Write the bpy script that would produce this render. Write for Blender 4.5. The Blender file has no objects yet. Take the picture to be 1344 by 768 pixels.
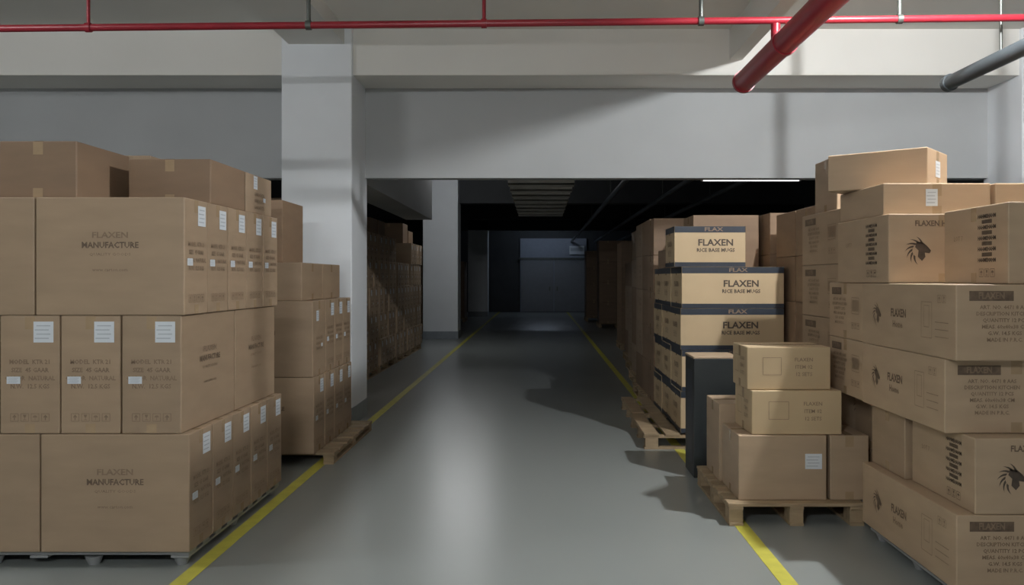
import bpy, bmesh, math, random
from mathutils import Vector, Matrix
random.seed(7)
scene = bpy.context.scene
scene.view_settings.view_transform = 'Standard'
COL = scene.collection

# ---------------------------------------------------------------- materials
def new_mat(name, col, rough=0.6, metal=0.0, noise=0.0, nscale=6.0, objvar=0.0, bump=0.0, spec=0.5, emit=None, estr=0, stretch=(1,1,1), rvar=0.0):
    m = bpy.data.materials.new(name); m.use_nodes = True
    nt = m.node_tree; b = nt.nodes['Principled BSDF']
    b.inputs['Base Color'].default_value = (*col, 1)
    b.inputs['Roughness'].default_value = rough
    b.inputs['Metallic'].default_value = metal
    b.inputs['Specular IOR Level'].default_value = spec
    if emit:
        b.inputs['Emission Color'].default_value = (*emit, 1)
        b.inputs['Emission Strength'].default_value = estr
    if noise or objvar or bump or rvar:
        tc = nt.nodes.new('ShaderNodeTexCoord'); mp = nt.nodes.new('ShaderNodeMapping')
        mp.inputs['Scale'].default_value = stretch
        nt.links.new(tc.outputs['Object'], mp.inputs['Vector'])
        n = nt.nodes.new('ShaderNodeTexNoise'); n.inputs['Scale'].default_value = nscale
        n.inputs['Detail'].default_value = 5
        nt.links.new(mp.outputs['Vector'], n.inputs['Vector'])
        oi = nt.nodes.new('ShaderNodeObjectInfo')
        a = nt.nodes.new('ShaderNodeMapRange')
        a.inputs['From Min'].default_value = 0.3; a.inputs['From Max'].default_value = 0.7
        a.inputs['To Min'].default_value = 1-noise; a.inputs['To Max'].default_value = 1+noise
        nt.links.new(n.outputs['Fac'], a.inputs['Value'])
        c = nt.nodes.new('ShaderNodeMapRange')
        c.inputs['To Min'].default_value = 1-objvar; c.inputs['To Max'].default_value = 1+objvar
        nt.links.new(oi.outputs['Random'], c.inputs['Value'])
        mul = nt.nodes.new('ShaderNodeMath'); mul.operation = 'MULTIPLY'
        nt.links.new(a.outputs['Result'], mul.inputs[0]); nt.links.new(c.outputs['Result'], mul.inputs[1])
        vm = nt.nodes.new('ShaderNodeVectorMath'); vm.operation = 'SCALE'
        vm.inputs[0].default_value = col
        nt.links.new(mul.outputs[0], vm.inputs['Scale'])
        nt.links.new(vm.outputs['Vector'], b.inputs['Base Color'])
        if rvar:
            r = nt.nodes.new('ShaderNodeMapRange')
            r.inputs['From Min'].default_value = 0.3; r.inputs['From Max'].default_value = 0.7
            r.inputs['To Min'].default_value = rough-rvar; r.inputs['To Max'].default_value = rough+rvar
            nt.links.new(n.outputs['Fac'], r.inputs['Value'])
            nt.links.new(r.outputs['Result'], b.inputs['Roughness'])
        if bump:
            bp = nt.nodes.new('ShaderNodeBump'); bp.inputs['Strength'].default_value = bump
            bp.inputs['Distance'].default_value = 0.01
            nt.links.new(n.outputs['Fac'], bp.inputs['Height'])
            nt.links.new(bp.outputs['Normal'], b.inputs['Normal'])
    return m

M = {}
M['floor'] = new_mat('epoxy_floor', (0.275,0.298,0.286), 0.29, noise=0.02, nscale=0.5, spec=0.5)
M['wall'] = new_mat('grey_wall_paint', (0.46,0.475,0.48), 0.8, noise=0.05, nscale=0.8)
M['beam'] = new_mat('offwhite_beam_paint', (0.78,0.765,0.72), 0.8, noise=0.03, nscale=0.7)
M['ceil'] = new_mat('ceiling_paint', (0.78,0.765,0.72), 0.85, noise=0.04, nscale=0.7)
M['col'] = new_mat('white_column_paint', (0.80,0.83,0.86), 0.7, noise=0.03, nscale=1.5)
M['colbase'] = new_mat('column_base_grey', (0.28,0.31,0.34), 0.5, noise=0.08, nscale=5)
M['dark'] = new_mat('dark_surface', (0.045,0.048,0.051), 0.8, noise=0.1, nscale=2)  # near-black base colour for rear ceiling, rear beams and far wall
M['yellow'] = new_mat('yellow_line_paint', (0.60,0.56,0.09), 0.45, noise=0.12, nscale=9)
M['red'] = new_mat('red_pipe_paint', (0.28,0.016,0.028), 0.35, noise=0.08, nscale=4)
M['greypipe'] = new_mat('grey_pipe_paint', (0.07,0.085,0.095), 0.4, noise=0.08, nscale=4)
M['steel'] = new_mat('steel_dark', (0.12,0.13,0.12), 0.45, metal=0.6, noise=0.1, nscale=9)
M['tray'] = new_mat('tray_metal', (0.62,0.61,0.56), 0.5, noise=0.08, nscale=4)
M['cardA'] = new_mat('cardboard_kraft', (0.350,0.252,0.165), 0.5, noise=0.07, nscale=3, objvar=0.06, stretch=(1,1,4))
M['cardB'] = new_mat('cardboard_light', (0.43,0.315,0.208), 0.55, noise=0.06, nscale=3, objvar=0.07, stretch=(1,1,4))
M['cardD'] = new_mat('cardboard_brown', (0.25,0.165,0.102), 0.6, noise=0.08, nscale=3, objvar=0.12, stretch=(1,1,4))
M['cardS'] = new_mat('cardboard_yellowish', (0.50,0.375,0.225), 0.55, noise=0.05, nscale=3, objvar=0.05)
M['edge'] = new_mat('cardboard_flap_gap', (0.14,0.09,0.05), 0.8, noise=0.1)
M['navy'] = new_mat('navy_print', (0.025,0.032,0.045), 0.45, noise=0.1)
M['black'] = new_mat('black_carton', (0.016,0.02,0.021), 0.45, noise=0.15, nscale=4)
M['ink'] = new_mat('ink_brown', (0.135,0.092,0.060), 0.6, noise=0.25, nscale=30)
M['inkS'] = new_mat('ink_dark', (0.07,0.05,0.035), 0.6, noise=0.25, nscale=30)
M['inkl'] = new_mat('ink_faint', (0.23,0.16,0.105), 0.6, noise=0.2, nscale=30)
M['label'] = new_mat('paper_label', (0.66,0.70,0.74), 0.5, noise=0.03)
M['labelink'] = new_mat('label_ink', (0.42,0.46,0.50), 0.6, noise=0.1)
M['tape'] = new_mat('packing_tape', (0.40,0.29,0.18), 0.18, noise=0.08, nscale=12)
M['wood'] = new_mat('pallet_wood', (0.34,0.25,0.15), 0.7, noise=0.2, nscale=5, stretch=(1,6,6), objvar=0.1)
M['plastic'] = new_mat('pallet_plastic', (0.30,0.31,0.31), 0.35, noise=0.08)
M['door'] = new_mat('far_door', (0.20,0.21,0.23), 0.5, noise=0.05)
M['bluewall'] = new_mat('far_wall_blue', (0.28,0.31,0.37), 0.8, noise=0.05)
def tube_mat(s, c=(0.97,0.985,1.0)):
    return new_mat('fluorescent_glow', (0.9,0.9,0.9), 0.5, emit=c, estr=s)

# ---------------------------------------------------------------- mesh builder
class MB:
    def __init__(s): s.v=[]; s.f=[]; s.m=[]; s.mats=[]; s.sm=[]
    def mi(s, k):
        mt = M[k] if isinstance(k,str) else k
        if mt not in s.mats: s.mats.append(mt)
        return s.mats.index(mt)
    def poly(s, pts, faces, k, smooth=False):
        o=len(s.v); s.v += [tuple(p) for p in pts]; i=s.mi(k)
        for f in faces: s.f.append([a+o for a in f]); s.m.append(i); s.sm.append(smooth)
    def box(s, x0,x1,y0,y1,z0,z1,k, bev=0.0):
        bm=bmesh.new(); bmesh.ops.create_cube(bm,size=1)
        for v in bm.verts:
            v.co=Vector(((x0+x1)/2+v.co.x*(x1-x0),(y0+y1)/2+v.co.y*(y1-y0),(z0+z1)/2+v.co.z*(z1-z0)))
        if bev: bmesh.ops.bevel(bm,geom=bm.edges[:],offset=bev,segments=2,affect='EDGES',profile=0.5)
        bm.verts.index_update()
        s.poly([v.co[:] for v in bm.verts],[[v.index for v in f.verts] for f in bm.faces],k); bm.free()
    def sphere(s,c,r,k):
        bm=bmesh.new(); bmesh.ops.create_icosphere(bm,subdivisions=3,radius=r)
        bm.verts.index_update()
        s.poly([(v.co+Vector(c))[:] for v in bm.verts],[[v.index for v in f.verts] for f in bm.faces],k,True); bm.free()
    def cyl(s, p0,p1,r,k,n=20,r2=None):
        p0=Vector(p0);p1=Vector(p1);d=(p1-p0).normalized()
        a=d.orthogonal().normalized(); b=d.cross(a); r2=r if r2 is None else r2
        pts=[];f=[]
        for i in range(n):
            t=2*math.pi*i/n; o=a*math.cos(t)+b*math.sin(t)
            pts.append(p0+o*r); pts.append(p1+o*r2)
        for i in range(n):
            j=(i+1)%n; f.append([2*i,2*j,2*j+1,2*i+1])
        s.poly(pts,f,k,True)
        s.poly(pts,[[2*i for i in range(n)][::-1],[2*i+1 for i in range(n)]],k)
    def mesh(s,name):
        me=bpy.data.meshes.new(name); me.from_pydata(s.v,[],s.f)
        for mt in s.mats: me.materials.append(mt)
        me.polygons.foreach_set('material_index',s.m)
        me.polygons.foreach_set('use_smooth',s.sm)
        me.update(); return me
    def obj(s,name,loc=(0,0,0),rot=0):
        o=bpy.data.objects.new(name,s.mesh(name)); COL.objects.link(o)
        o.location=loc; o.rotation_euler=(0,0,rot); return o

# ---------------------------------------------------------------- text cache
_tc={}
def text_polys(t, bold):
    key=(t,bold)
    if key in _tc: return _tc[key]
    cu=bpy.data.curves.new('t','FONT'); cu.body=t; cu.size=1; cu.resolution_u=1
    cu.align_x='CENTER'; cu.align_y='CENTER'; cu.offset=0.028 if bold else 0.008
    ob=bpy.data.objects.new('t',cu); COL.objects.link(ob)
    dg=bpy.context.evaluated_depsgraph_get(); dg.update()
    me=bpy.data.meshes.new_from_object(ob.evaluated_get(dg))
    r=([v.co[:2] for v in me.vertices],[list(p.vertices) for p in me.polygons])
    bpy.data.objects.remove(ob); bpy.data.curves.remove(cu); bpy.data.meshes.remove(me)
    _tc[key]=r; return r

def face_map(face,hx,hy,hz,off=0.0015):
    if face=='F': return lambda u,v:(u,-hy-off,v)
    if face=='K': return lambda u,v:(-u,hy+off,v)
    if face=='R': return lambda u,v:(hx+off,u,v)
    if face=='L': return lambda u,v:(-hx-off,-u,v)
    if face=='T': return lambda u,v:(u,v,hz+off)
def d_rect(mb,fm,u,v,w,h,k,flip=False):
    p=[fm(u-w/2,v-h/2),fm(u+w/2,v-h/2),fm(u+w/2,v+h/2),fm(u-w/2,v+h/2)]
    mb.poly(p,[[0,1,2,3]],k)
def d_text(mb,fm,t,u,v,size,k,bold=False,sx=1.0):
    vs,fs=text_polys(t,bold)
    mb.poly([fm(u+a*size*sx,v+b*size) for a,b in vs],fs,k)
def d_frame(mb,fm,u,v,w,h,k,t=0.004):
    d_rect(mb,fm,u,v+h/2,w,t,k); d_rect(mb,fm,u,v-h/2,w,t,k)
    d_rect(mb,fm,u-w/2,v,t,h,k); d_rect(mb,fm,u+w/2,v,t,h,k)
def d_icons(mb,fm,u,v,n,s,k):
    for i in range(n):
        c=u+(i-(n-1)/2)*s*1.35
        d_frame(mb,fm,c,v,s,s,k,s*0.07)
        if i%3==0:
            mb.poly([fm(c-s*.3,v),fm(c+s*.3,v),fm(c,v+s*.38)],[[0,1,2]],k); d_rect(mb,fm,c,v-s*.18,s*.14,s*.36,k)
        elif i%3==1:
            d_rect(mb,fm,c,v-s*.3,s*.45,s*.08,k); d_rect(mb,fm,c,v-s*.1,s*.08,s*.4,k)
            mb.poly([fm(c-s*.22,v+s*.35),fm(c+s*.22,v+s*.35),fm(c+s*.12,v+s*.02),fm(c-s*.12,v+s*.02)],[[3,2,1,0]],k)
        else:
            mb.poly([fm(c+math.cos(a)*s*.3,v+math.sin(a)*s*.3) for a in [math.pi*j/6 for j in range(7)]],[list(range(7))],k)
            d_rect(mb,fm,c,v-s*.15,s*.07,s*.35,k)
def d_logo(mb,fm,u,v,r,k):
    for j in range(7):
        a=math.radians(75+j*27)
        pts=[]
        for s in range(6):
            t=s/5; rr=r*(0.5+0.55*t); aa=a+0.5*t
            pts.append((rr*math.cos(aa),rr*math.sin(aa)))
        for s in range(5,-1,-1):
            t=s/5; rr=r*(0.5+0.55*t); aa=a+0.5*t-0.36*(1-t)
            pts.append((rr*math.cos(aa),rr*math.sin(aa)))
        mb.poly([fm(u+p[0],v+p[1]) for p in pts],[list(range(12))],k)
    hp=[(-.2,.62),(.25,.6),(.6,.3),(.85,.0),(.75,-.2),(.4,-.15),(.45,-.45),(.2,-.75),(-.1,-.45),(-.05,0),(-.3,.25)]
    mb.poly([fm(u+p[0]*r,v+p[1]*r) for p in hp],[list(range(len(hp)))],k)
def d_lab(mb,face,hx,hy,hz,u,v,w,h):
    f1=face_map(face,hx,hy,hz,0.002); f2=face_map(face,hx,hy,hz,0.003)
    d_rect(mb,f1,u,v,w,h,'label')
    for i in range(4): d_rect(mb,f2,u-w*0.08*(i%2),v+h*(0.3-0.2*i),w*0.7,h*0.05,'labelink')

# ---------------------------------------------------------------- carton styles
def styleA_long(mb,face,hx,hy,hz):
    fm=face_map(face,hx,hy,hz)
    d_text(mb,fm,'FLAXEN',0,0.115,0.045,'inkl',True,1.25)
    d_text(mb,fm,'MANUFACTURE',0,0.06,0.046,'ink',True,0.95)
    d_text(mb,fm,'QUALITY GOODS',0,0.01,0.022,'inkl',False,1.3)
    d_text(mb,fm,'www.carton.com',0,-0.075,0.028,'inkl')
def styleA_short(mb,face,hx,hy,hz,lab=True):
    fm=face_map(face,hx,hy,hz)
    for i,(t) in enumerate(['MODEL  KTR 21','SIZE  45 GAAR','COLOR  NATURAL','N.W.  12.5 KGS']):
        d_text(mb,fm,t,0.0,0.07-i*0.045,0.034,'inkl',True,0.95)
    d_icons(mb,fm,0,-0.235,4,0.042,'inkl')
    d_lab(mb,face,hx,hy,hz,-0.09,-0.03-0.0,0.075,0.04)
    if lab: d_lab(mb,face,hx,hy,hz,0.075,0.235,0.11,0.115)
def styleB_long(mb,face,hx,hy,hz):
    w=(hy if face in 'LR' else hx)*2; h=hz*2
    fm=face_map(face,hx,hy,hz)
    d_logo(mb,fm,-w*0.30,0.0,h*0.19,'ink')
    d_text(mb,fm,'FLAXEN',-w*0.05,h*0.05,h*0.17,'ink',True,0.9)
    d_text(mb,fm,'Home',-w*0.06,-h*0.12,h*0.14,'inkl',True)
    d_frame(mb,fm,w*0.24,0,w*0.10,h*0.5,'inkl',0.003)
    d_frame(mb,fm,w*0.24,h*.05,w*0.05,h*0.3,'inkl',0.003)
    d_icons(mb,fm,w*0.38,h*0.3,2,h*0.1,'inkl')
    for i in range(3): d_rect(mb,fm,w*0.38,-h*0.02-i*h*0.1,w*0.12,0.004,'inkl')
def styleB_short(mb,face,hx,hy,hz):
    w=(hy if face in 'LR' else hx)*2; h=hz*2
    fm=face_map(face,hx,hy,hz); f2=face_map(face,hx,hy,hz,.0025)
    d_rect(mb,fm,-w*0.26,h*0.35,w*0.30,h*0.13,'ink')
    d_text(mb,f2,'FLAXEN',-w*0.26,h*0.35,h*0.12,'inkl',True,0.8)
    for i,t in enumerate(['ART. NO. 4471 8 AAS','DESCRIPTION KITCHEN','QUANTITY 12 PCS','MEAS. 60x40x38 CM','G.W. 14.5 KGS','MADE IN P.R.C.']):
        d_text(mb,fm,t,-w*0.17,h*(0.2-i*0.085),h*0.07,'inkl',True)
    d_frame(mb,fm,w*0.30,h*0.1,w*0.2,h*0.28,'inkl',0.003)
    for i in range(9): d_rect(mb,fm,w*0.22+i*w*0.02,h*0.1,w*0.009,h*0.2,'inkl')
    d_icons(mb,fm,w*0.3,-h*0.25,3,h*0.1,'inkl')
def styleB_block(mb,face,hx,hy,hz):
    w=(hy if face in 'LR' else hx)*2; h=hz*2
    fm=face_map(face,hx,hy,hz)
    for i in range(9):
        d_text(mb,fm,'IIIIIIIIIIIIII' if i%2 else 'HAHMEHAHM',w*0.2,h*(0.36-i*0.07),h*0.07,'inkS',True)
    d_icons(mb,fm,w*0.2,-h*0.36,3,h*0.1,'ink')
    d_text(mb,fm,'LOT 7',-w*0.25,h*0.1,h*0.09,'inkl')
def styleB_logo(mb,face,hx,hy,hz):
    w=(hy if face in 'LR' else hx)*2; h=hz*2
    fm=face_map(face,hx,hy,hz)
    d_text(mb,fm,'FLAXEN HOME',-w*0.05,h*0.36,h*0.11,'ink',True,0.9)
    d_logo(mb,fm,-w*0.22,-h*0.03,h*0.2,'inkS')
    d_text(mb,fm,'FLAXEN',w*0.16,h*0.0,h*0.17,'inkS',True,0.75)
    d_text(mb,fm,'Home',w*0.16,-h*0.17,h*0.13,'inkS',True)
def styleW(mb,face,hx,hy,hz):
    w=(hy if face in 'LR' else hx)*2; h=hz*2
    fm=face_map(face,hx,hy,hz)
    d_frame(mb,fm,-w*0.2,h*0.05,w*0.22,h*0.4,'inkl',0.003)
    for i,t in enumerate(['FLAXEN','ITEM 02','12 SETS']): d_text(mb,fm,t,w*0.18,h*(0.2-i*0.17),h*0.12,'inkl')
def styleS(mb,hx,hy,hz,front=True):
    for face in ['F','L','R','K']:
        w=(hy if face in 'LR' else hx)*2; fm=face_map(face,hx,hy,hz)
        d_rect(mb,fm,0,hz-0.03,w-0.006,0.058,'navy'); d_rect(mb,fm,0,-hz+0.022,w-0.006,0.042,'navy')
        f2=face_map(face,hx,hy,hz,0.0025)
        if face=='F':
            d_text(mb,fm,'FLAXEN',w*0.08,0.035,0.085,'inkS',True,1.1)
            d_text(mb,fm,'RICE BASE MUGS',w*0.08,-0.035,0.048,'inkS',True,1.0)
            d_text(mb,f2,'FLAX',w*0.05,hz-0.03,0.05,'inkl',True,1.5)
        if face=='L':
            d_text(mb,fm,'FLAXEN',0,0.03,0.07,'inkl',True)
            d_icons(mb,fm,0,-0.06,3,0.05,'inkl')
_cache={}
def carton(x0,x1,y0,y1,z0,z1,style='plain',mat='cardA',rot=0,name='cardboard_box',j=0.002,var=''):
    sx,sy,sz=x1-x0,y1-y0,z1-z0
    g=0.004
    key=(round(sx,3),round(sy,3),round(sz,3),style,mat)
    if key not in _cache:
        hx,hy,hz=sx/2-g,sy/2-g,sz/2-0.001
        mb=MB(); mb.box(-hx,hx,-hy,hy,-hz,hz,mat,0.006)
        longx=sx>=sy
        ft=face_map('T',hx,hy,hz,0.0012); ft2=face_map('T',hx,hy,hz,0.0006)
        if longx:
            d_rect(mb,ft2,0,0,2*hx-.02,0.006,'edge'); d_rect(mb,ft,0,0,2*hx-.012,0.055,'tape')
            for fc in 'LR': d_rect(mb,face_map(fc,hx,hy,hz,0.001),0,hz-0.04,0.055,0.07,'tape'); 
            for fc in 'LR': d_rect(mb,face_map(fc,hx,hy,hz,0.001),0,-hz+0.03,0.055,0.05,'tape')
        else:
            d_rect(mb,ft2,0,0,0.006,2*hy-.02,'edge'); d_rect(mb,ft,0,0,0.055,2*hy-.012,'tape')
            for fc in 'FK': d_rect(mb,face_map(fc,hx,hy,hz,0.001),0,hz-0.04,0.055,0.07,'tape')
            for fc in 'FK': d_rect(mb,face_map(fc,hx,hy,hz,0.001),0,-hz+0.03,0.055,0.05,'tape')
        a=(hx,hy,hz)
        if style=='A':
            if longx: styleA_long(mb,'F',*a); styleA_short(mb,'R',*a); styleA_short(mb,'L',*a)
            else: styleA_long(mb,'R',*a); styleA_long(mb,'L',*a); styleA_short(mb,'F',*a)
        elif style=='A2':
            d_lab(mb,'R',*a,-hy*0.3,hz*0.6,0.08,0.09); d_lab(mb,'R',*a,hy*0.4,-hz*0.2,0.05,0.03)
            fm=face_map('R',*a)
            for i in range(3): d_text(mb,fm,'GAAR 45 KTR',0,-0.0-i*0.045,0.035,'inkl',True)
            fm=face_map('F',*a); d_text(mb,fm,'FLAXEN',0,0.05,0.05,'inkl',True)
        elif style=='B':
            styleB_long(mb,'L',*a); styleB_short(mb,'F',*a)
        elif style=='Bt':
            styleB_block(mb,'L',*a); styleB_logo(mb,'F',*a)
        elif style=='Bl':
            styleB_short(mb,'L',*a); styleB_logo(mb,'F',*a)
        elif style=='W':
            styleW(mb,'L',*a); styleW(mb,'F',*a)
        elif style=='Wl':
            d_lab(mb,'F',*a,hx*0.7,hz*0.2,0.11,0.10)
        elif style=='Wr':
            d_lab(mb,'R',*a,0,0,0.10,0.10)
        elif style=='Wf':
            d_lab(mb,'F',*a,-hx*0.1,hz*0.1,0.07,0.10)
        elif style=='S': styleS(mb,*a)
        _cache[key]=mb.mesh('carton_mesh')
    o=bpy.data.objects.new(name,_cache[key]); COL.objects.link(o)
    o.location=((x0+x1)/2+random.uniform(-j,j),(y0+y1)/2+random.uniform(-j,j),(z0+z1)/2)
    o.rotation_euler=(0,0,rot); return o

# ---------------------------------------------------------------- pallets
def wood_pallet(x0,x1,y0,y1,h=0.14,along='x'):
    mb=MB(); W=x1-x0; D=y1-y0
    hx,hy=W/2,D/2
    n=7
    t=0.02
    if along=='x':
        bw=D/n*0.72
        for i in range(n):
            c=-hy+bw/2+i*(D-bw)/(n-1)
            mb.box(-hx,hx,c-bw/2,c+bw/2,h-t,h,'wood',0.002)
        for c in (-hx+0.05,0,hx-0.05): 
            mb.box(c-0.045,c+0.045,-hy,hy,h-2*t,h-t,'wood',0.002)
            for d in (-hy+0.07,0,hy-0.07): mb.box(c-0.045,c+0.045,d-0.06,d+0.06,t,h-2*t,'wood',0.002)
            mb.box(c-0.045,c+0.045,-hy,hy,0.0,t,'wood',0.002)
    else:
        bw=W/n*0.72
        for i in range(n):
            c=-hx+bw/2+i*(W-bw)/(n-1)
            mb.box(c-bw/2,c+bw/2,-hy,hy,h-t,h,'wood',0.002)
        for c in (-hy+0.05,0,hy-0.05):
            mb.box(-hx,hx,c-0.045,c+0.045,h-2*t,h-t,'wood',0.002)
            for d in (-hx+0.07,0,hx-0.07): mb.box(d-0.06,d+0.06,c-0.045,c+0.045,t,h-2*t,'wood',0.002)
            mb.box(-hx,hx,c-0.045,c+0.045,0,t,'wood',0.002)
    return mb.obj('wooden_pallet',((x0+x1)/2,(y0+y1)/2,0.0))
def plastic_pallet(x0,x1,y0,y1,h=0.09):
    mb=MB(); hx,hy=(x1-x0)/2,(y1-y0)/2
    for i in range(9):
        c=-hy+0.06+i*(2*hy-0.12)/8; mb.box(-hx,hx,c-0.05,c+0.05,h-0.025,h,'plastic',0.003)
    for c in (-hx+.05,0,hx-.05): mb.box(c-.05,c+.05,-hy,hy,h-0.04,h-0.025,'plastic',0.003)
    for a in (-hx+0.06,-hx/3,hx/3,hx-0.06):
        for b in (-hy+0.06,0,hy-0.06):
            mb.cyl((a,b,0),(a,b,h-0.04),0.03,'plastic',12,0.05)
    return mb.obj('plastic_pallet',((x0+x1)/2,(y0+y1)/2,0))

# ---------------------------------------------------------------- room shell
H=1.6
XL,XR,YB,YF,ZC=-9.0,9.0,-4.0,40.0,4.3
def single(name,x0,x1,y0,y1,z0,z1,k,bev=0):
    mb=MB(); cx,cy,cz=(x0+x1)/2,(y0+y1)/2,(z0+z1)/2
    mb.box(x0-cx,x1-cx,y0-cy,y1-cy,z0-cz,z1-cz,k,bev); return mb.obj(name,(cx,cy,cz))
single('floor',XL-.2,XR+.2,YB-.2,YF+.2,-0.2,0,'floor')
single('ceiling',XL-.2,XR+.2,YB-.2,10.1,ZC,ZC+.2,'ceil')
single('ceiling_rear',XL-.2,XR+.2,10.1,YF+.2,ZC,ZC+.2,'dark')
single('wall_left',XL-.2,XL,YB-.2,YF+.2,0,ZC,'wall')
single('wall_right',XR,XR+.2,YB-.2,YF+.2,0,ZC,'wall')
single('wall_back',XL,XR,YB-.2,YB,0,ZC,'wall')
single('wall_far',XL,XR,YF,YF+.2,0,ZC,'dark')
single('wall_partition',XL,XR,9.9,10.1,2.76,ZC,'wall')
single('ceiling_beam',XL,XR,9.25,9.9,3.80,ZC,'beam')
single('ceiling_beam',-2.70,-2.10,YB,9.25,4.12,ZC,'beam')
single('ceiling_beam',2.06,2.20,YB,9.25,3.967,ZC,'beam')  # added beam, sized and placed to cast a diagonal shadow on the partition
single('ceiling_beam',-2.65,-2.14,10.1,17.0,2.76,ZC,'wall')
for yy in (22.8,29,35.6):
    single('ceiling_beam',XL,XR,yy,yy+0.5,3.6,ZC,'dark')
def column(x0,x1,y0,y1):
    mb=MB(); cx,cy=(x0+x1)/2,(y0+y1)/2; hx,hy=(x1-x0)/2,(y1-y0)/2
    mb.box(-hx,hx,-hy,hy,0.0,ZC,'col',0.012)
    mb.box(-hx-.006,hx+.006,-hy-.006,hy+.006,0.0,0.20,'colbase',0.004)
    return mb.obj('concrete_column',(cx,cy,0))
column(-2.78,-2.02,9.19,10.0)
column(-3.06,-2.14,22.4,23.2)
column(-2.98,-2.16,35.6,36.4)
column(5.2,5.98,9.19,10.0)
single('floor_marking_line',-1.93,-1.84,YB,YF,0.0,0.0025,'yellow')
single('floor_marking_line',1.26,1.35,YB,YF,0.0,0.0025,'yellow')

# ---------------------------------------------------------------- pipes
def pz(x): return 3.535+0.0105*x
mb=MB()
mb.cyl((-8.9,6.47,pz(-8.9)),(8.9,6.47,pz(8.9)),0.027,'red',16)
for x,k in ((-3.42,'red'),(-1.75,'steel'),(-0.42,'red'),(1.225,'steel'),(2.73,'steel'),(-5.2,'steel'),(4.4,'steel')):
    mb.cyl((x,6.47,pz(x)),(x,6.47,ZC-0.005),0.014 if k=='red' else 0.016,k,10)
    mb.cyl((x-0.02,6.47,pz(x)),(x+0.02,6.47,pz(x)),0.036,k,16)
mb.obj('sprinkler_pipe')
mb=MB()
mb.cyl((1.79,YB,3.32),(1.79,7.45,3.32),0.088,'red',28)
mb.cyl((1.79,7.45,3.32),(1.79,7.49,3.32),0.100,'red',28)
mb.cyl((1.79,6.2,3.32),(1.79,6.26,3.32),0.098,'red',28)
mb.cyl((1.79,6.47,3.32),(1.79,6.47,pz(1.79)-.028),0.035,'red',16)
for y in (0.5,5.2): mb.cyl((1.79,y,3.4),(1.79,y,ZC-.005),0.012,'steel',8)
mb.obj('fire_main_pipe')
mb=MB()
mb.cyl((3.57,YB,3.30),(3.57,7.45,3.30),0.062,'greypipe',24)
mb.cyl((3.57,7.40,3.30),(3.57,7.46,3.30),0.074,'greypipe',24)
for y in (0.5,6.6): mb.cyl((3.57,y,3.35),(3.57,y,ZC-.005),0.012,'steel',8)
mb.obj('drain_pipe')

mb=MB()
for i in range(9):
    y=11.3+i*0.85
    mb.box(-0.45,0.50,y,y+0.30,2.93,2.955,'tray',0.004)
    mb.box(-0.45,0.50,y,y+0.02,2.93,3.03,'tray',0.004)
    mb.box(-0.45,0.50,y+0.28,y+0.30,2.93,3.03,'tray',0.004)
mb.box(-0.45,-0.42,11.3,18.4,3.03,3.07,'tray'); mb.box(0.47,0.50,11.3,18.4,3.03,3.07,'tray')
for y in (11.5,14.9,18.2):
    for x in (-0.435,0.485): mb.cyl((x,y,3.05),(x,y,ZC-.005),0.008,'steel',8)
mb.obj('overhead_cable_tray')
for x in (1.5,2.6,3.6):
    mb=MB(); mb.cyl((x,10.15,3.3),(x,39.9,3.3),0.05,'greypipe',12); 
    for y in (12,18,24.5,31): mb.cyl((x,y,3.35),(x,y,ZC-.005),0.01,'steel',8)
    mb.obj('conduit_pipe')

# ---------------------------------------------------------------- luminaires
def tube_lamp(x,y,z,L,strength,axis='x',c=(0.97,0.985,1.0)):
    mb=MB(); tm=tube_mat(strength,c)
    mb.cyl((-L/2,0,0),(L/2,0,0),0.02,tm,12)
    mb.box(-L/2-.03,L/2+.03,-0.04,0.04,0.035,0.075,'tray',0.004)
    for s in (-1,1): mb.box(s*(L/2+.012)-.012,s*(L/2+.012)+.012,-0.02,0.02,-0.02,0.04,'tray')
    for s in (-0.35,0.35): mb.cyl((s*L,0,0.07),(s*L,0,ZC-z-.004),0.006,'steel',8)
    return mb.obj('fluorescent_lamp',(x,y,z))
def globe_lamp(x,y,z,strength,r=0.06):
    mb=MB(); mb.sphere((0,0,0),r,tube_mat(strength))
    mb.cyl((0,0,r*0.85),(0,0,r+0.03),0.02,'tray',16)
    mb.cyl((0,0,r+.03),(0,0,ZC-z-.004),0.035,'tray',20)
    return mb.obj('globe_lamp',(x,y,z))
globe_lamp(2.7,5.0,4.12,8300,0.04)
tube_lamp(-1.2,-0.5,2.95,1.2,560)
tube_lamp(-5.5,4.0,4.10,1.2,300)  # added fill lamp out of view, lights the left wall
tube_lamp(-1.8,19.3,3.88,1.2,120)
tube_lamp(0.0,10.45,3.02,1.2,9)  # added lamp hidden behind the partition, brightens the cable tray fronts
tube_lamp(2.65,10.7,2.835,1.2,2.2)
tube_lamp(0.2,37.5,4.1,1.2,70,c=(0.7,0.82,1.0))  # added bluish lamp hidden by the beam, brightens far wall and doors

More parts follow.
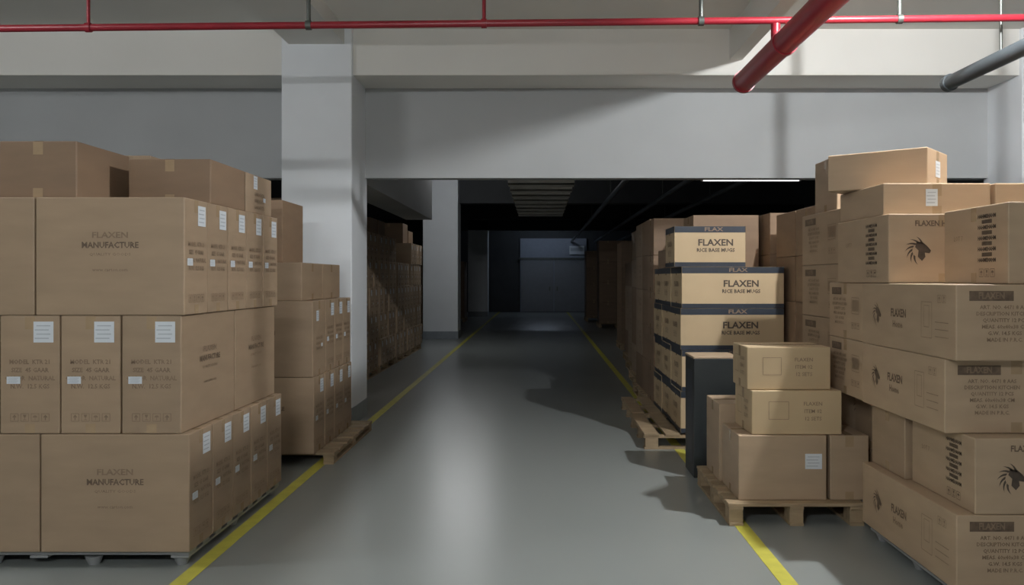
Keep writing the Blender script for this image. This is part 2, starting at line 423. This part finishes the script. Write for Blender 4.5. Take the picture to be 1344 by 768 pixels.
# ---------------------------------------------------------------- left near stack
X0=-1.92; Y0=4.69; h=0.652; zb=0.09
plastic_pallet(-3.6,-1.94,4.72,6.36,zb)
for lay in (0,2):
    z=zb+lay*h; dx=-0.0 if lay==0 else -0.03
    for r in range(5):
        for c in range(2):
            carton(X0+dx-(c+1)*0.825,X0+dx-c*0.825,Y0+r*0.335,Y0+(r+1)*0.335,z,z+h,'A','cardA')
z=zb+h
for c in range(5):
    for r in range(2):
        carton(-1.965-(c+1)*0.335,-1.965-c*0.335,Y0+r*0.825,Y0+(r+1)*0.825,z,z+h,'A','cardA')
zt=zb+3*h
carton(-3.02,-2.58,4.76,5.38,zt,zt+0.32,'plain','cardD')
carton(-3.6,-3.04,4.80,5.35,zt,zt+0.30,'plain','cardD')
carton(-2.47,-1.97,5.12,5.72,zt,zt+0.27,'plain','cardD')
carton(-2.47,-1.97,5.73,6.28,zt,zt+0.27,'A2','cardA')
carton(-3.1,-2.55,5.6,6.2,zt,zt+0.36,'plain','cardA')

# ---------------------------------------------------------------- second left stack
wood_pallet(-3.2,-1.76,7.32,8.98,0.10,'x')
for r in range(4):
    carton(-1.91-0.825,-1.91,7.25+r*0.36,7.25+(r+1)*0.36,0.10,0.10+h,'A','cardA')
carton(-1.92-0.825,-1.92,7.25,7.68,0.10+h,0.10+2*h,'A2','cardA')
for r in range(3):
    carton(-1.92-0.825,-1.92,7.69+r*0.335,7.69+(r+1)*0.335,0.10+h,0.10+2*h,'A','cardA')
z=0.10+2*h
carton(-2.80,-2.03,7.3,8.0,z,z+0.33,'plain','cardA'); carton(-2.80,-2.03,8.01,8.7,z,z+0.33,'plain','cardA')
carton(-2.85,-2.24,7.45,8.1,z+.33,z+.88,'plain','cardD')

# ---------------------------------------------------------------- left far stacks behind the column
for p in range(5):
    y=10.9+p*1.72
    wood_pallet(-3.6,-2.68,y,y+1.6,0.13,'x')
    nl=5 if p!=3 else 4
    for r in range(4):
        for lay in range(nl):
            zz=0.13+lay*0.44
            carton(-3.47,-2.66-random.uniform(0,0.03),y+r*0.4,y+(r+1)*0.4,zz,zz+0.44,'A2',random.choice(['cardA','cardB','cardB']))
    for r in range(2):
        if random.random()<0.8 and nl==5: carton(-3.45,-2.85,y+0.05+r*0.75,y+0.7+r*0.75,2.33,2.33+random.choice((0.3,0.42)),'plain','cardD')

# ---------------------------------------------------------------- right near stack
zb=0.09; hh=0.37
plastic_pallet(2.04,3.55,4.13,5.26,zb)
L=[(0,'B',4.10,2.0),(2,'B',4.22,2.0),(3,'B',4.10,2.0)]
for lay,st,yn,xn in L:
    z=zb+lay*hh
    carton(xn,xn+0.72,yn,5.3,z,z+hh,st,'cardB')
    carton(xn+0.725,xn+1.45,yn+.05,5.3,z,z+hh,st,'cardB')
z=zb+hh
carton(2.09,2.75,4.10,4.80,z,z+hh,'Bt','cardB'); carton(2.76,3.4,4.15,4.80,z,z+hh,'Bt','cardB')
carton(2.06,2.75,4.82,5.3,z,z+hh,'plain','cardA'); carton(2.76,3.4,4.82,5.3,z,z+hh,'plain','cardA')
zt=zb+4*hh
carton(2.26,2.92,4.12,4.78,zt,zt+0.40,'Bt','cardB')
carton(2.94,3.5,4.14,4.78,zt,zt+0.40,'Bt','cardB')
plastic_pallet(2.22,3.4,5.36,5.95,zb)
for lay in range(4):
    z=zb+lay*hh; xx=2.2 if lay<2 else 2.02
    carton(xx,xx+0.62,5.34,5.96,z,z+hh,'Bl' if lay>1 else 'plain','cardB' if lay>1 else 'cardA')
    carton(2.84,3.46,5.34,5.96,z,z+hh,'Bl','cardB')
carton(2.0,2.64,4.90,5.74,zt,zt+0.40,'Bt','cardB')
carton(2.66,3.3,4.90,5.74,zt,zt+0.40,'Bl','cardB')
carton(2.02,2.66,5.02,5.75,zt+.40,zt+.59,'Wf','cardB')
carton(2.68,3.3,5.02,5.7,zt+.40,zt+.59,'plain','cardB')
w,d,hz_=0.62,0.44,0.235; th=math.radians(-40)
fr=Vector((2.345,5.15)); ex=Vector((math.cos(th),math.sin(th))); ey=Vector((-math.sin(th),math.cos(th)))
c=fr-ex*w/2+ey*d/2; z=zt+.59
carton(c.x-w/2,c.x+w/2,c.y-d/2,c.y+d/2,z,z+hz_,'Wr','cardB',rot=th,j=0)

# stack M
wood_pallet(2.12,3.3,6.02,7.0,0.12,'x')
for lay in range(5):
    z=0.12+lay*0.395
    for c in range(2): carton(2.12+c*0.6,2.12+(c+1)*0.6,6.02,6.9,z,z+0.395,'Bl','cardA')
carton(2.16,2.66,6.2,6.7,0.12+5*.395,0.12+5*.395+0.40,'plain','cardA')
# stack T
wood_pallet(2.34,3.5,7.2,8.5,0.12,'x')
for lay in range(5):
    z=0.12+lay*0.42
    carton(2.34,2.95,7.2,7.8,z,z+0.42,'plain','cardD'); carton(2.34,2.95,7.82,8.45,z,z+0.42,'plain','cardD')
    carton(2.96,3.5,7.2,7.8,z,z+0.42,'plain','cardD')
for y in (8.75,):
    wood_pallet(2.36,3.5,y,y+1.2,0.12,'x')
    for lay in range(5):
        z=0.12+lay*0.43
        for r in range(2): carton(2.36,3.0,y+r*.6,y+(r+1)*.6,z,z+0.43,'W','cardD')

# striped stack
wood_pallet(0.98,2.3,7.96,9.20,0.145,'y')
wood_pallet(1.00,2.3,9.24,10.45,0.145,'y')
for lay in range(4):
    z=0.145+lay*0.39
    for r in range(3):
        carton(1.32+0.01*((lay+r)%2),2.30,8.0+r*0.62,8.0+(r+1)*0.62,z,z+0.39,'S','cardS')
z=0.145+4*.39
carton(1.27,1.95,8.05,8.62,z,z+0.385,'S','cardS')
carton(1.62,2.32,9.0,9.6,z,z+0.56,'plain','cardD')
carton(1.33,1.60,8.9,9.6,z,z+0.2,'plain','cardD')
for lay in range(5):
    z=0.145+lay*0.43
    carton(1.32,2.0,9.90,10.44,z,z+0.43,'W','cardD')
for k in range(4):
    y=10.55+k*1.7; xo=1.36+0.12*k
    wood_pallet(xo-.05,xo+1.2,y,y+1.5,0.13,'x')
    for lay in range(5 if k<2 else 4):
        z=0.13+lay*0.44
        for r in range(2):
            for c in range(2): carton(xo+c*.58,xo+(c+1)*.58,y+r*0.74,y+(r+1)*0.74,z,z+0.44,'W',random.choice(['cardD','cardA']))

mb=MB(); 
mb.box(-.18,.18,-.2,.2,0,.955,'black',0.006); mb.box(-.183,.183,-.203,.203,.955,.972,'cardB',0.004)
mb.box(-.1815,-.1800,-.12,.12,.1,.85,'navy')
mb.obj('black_carton',(1.415,7.02,0.0))

# small mixed pallet
wood_pallet(1.22,2.10,5.5,6.62,0.145,'x')
carton(1.30,1.885,5.58,6.08,0.145,0.57,'Wl','cardB')
carton(1.90,2.16,5.58,6.0,0.145,0.57,'plain','cardB')
carton(1.285,1.80,6.11,6.58,0.145,0.70,'plain','cardB')
carton(1.39,1.99,5.60,6.08,0.57,0.86,'W','cardS')
carton(1.37,1.93,5.64,6.06,0.86,1.145,'W','cardS')

# ---------------------------------------------------------------- far end
mb=MB(); mb.box(-0.9,2.2,-.03,.03,0,3.45,'bluewall'); mb.obj('wall_end_panel',(0,39.9,0))
mb=MB()
for i in range(2):
    x=-0.85+i*1.55
    mb.box(x,x+1.5,-.04,.0,0.02,2.45,'door',0.01)
    mb.box(x+(1.3 if i==0 else 0.1),x+(1.36 if i==0 else 0.16),-.09,-.04,1.0,1.2,'steel')
mb.box(-0.95,2.25,-.06,.0,2.45,2.55,'steel')
mb.obj('door_1',(0,39.86,0))
mb=MB(); mb.box(-.35,.35,-.02,.02,-.2,.2,'label',.004); mb.box(-.3,.3,-.025,-.02,-.05,.1,'labelink'); mb.obj('wall_sign',(1.75,39.80,2.9))
for k,(x,y,hh2) in enumerate(((-3.4,25,2.3),(-3.5,28,2.6),(-3.3,31.5,2.2),(3.2,24,2.5),(2.4,19.5,2.4),(2.5,28,2.8),(2.3,32,2.6))):
    wood_pallet(x-.6,x+.6,y-.6,y+.6,0.14,'x')
    n=4; hs=(hh2-.14)/n
    for i in range(n):
        for c in range(2): carton(x-.58+c*.58,x-.58+(c+1)*.58,y-.55,y+.55,0.14+i*hs,0.14+(i+1)*hs,'plain','cardD')

# ---------------------------------------------------------------- world / camera
w=bpy.data.worlds.new('world'); scene.world=w; w.use_nodes=True
w.node_tree.nodes['Background'].inputs[0].default_value=(0.5,0.6,0.7,1)
w.node_tree.nodes['Background'].inputs[1].default_value=0.02
cam=bpy.data.cameras.new('camera'); co=bpy.data.objects.new('camera',cam); COL.objects.link(co)
cam.sensor_width=36; cam.lens=36*1120/1344
co.location=(0,0,H); co.rotation_euler=(math.radians(90),0,0)
cam.shift_x=-(708-672)/1344; cam.shift_y=(365-384)/1344
cam.clip_start=0.05; cam.clip_end=200
scene.camera=co
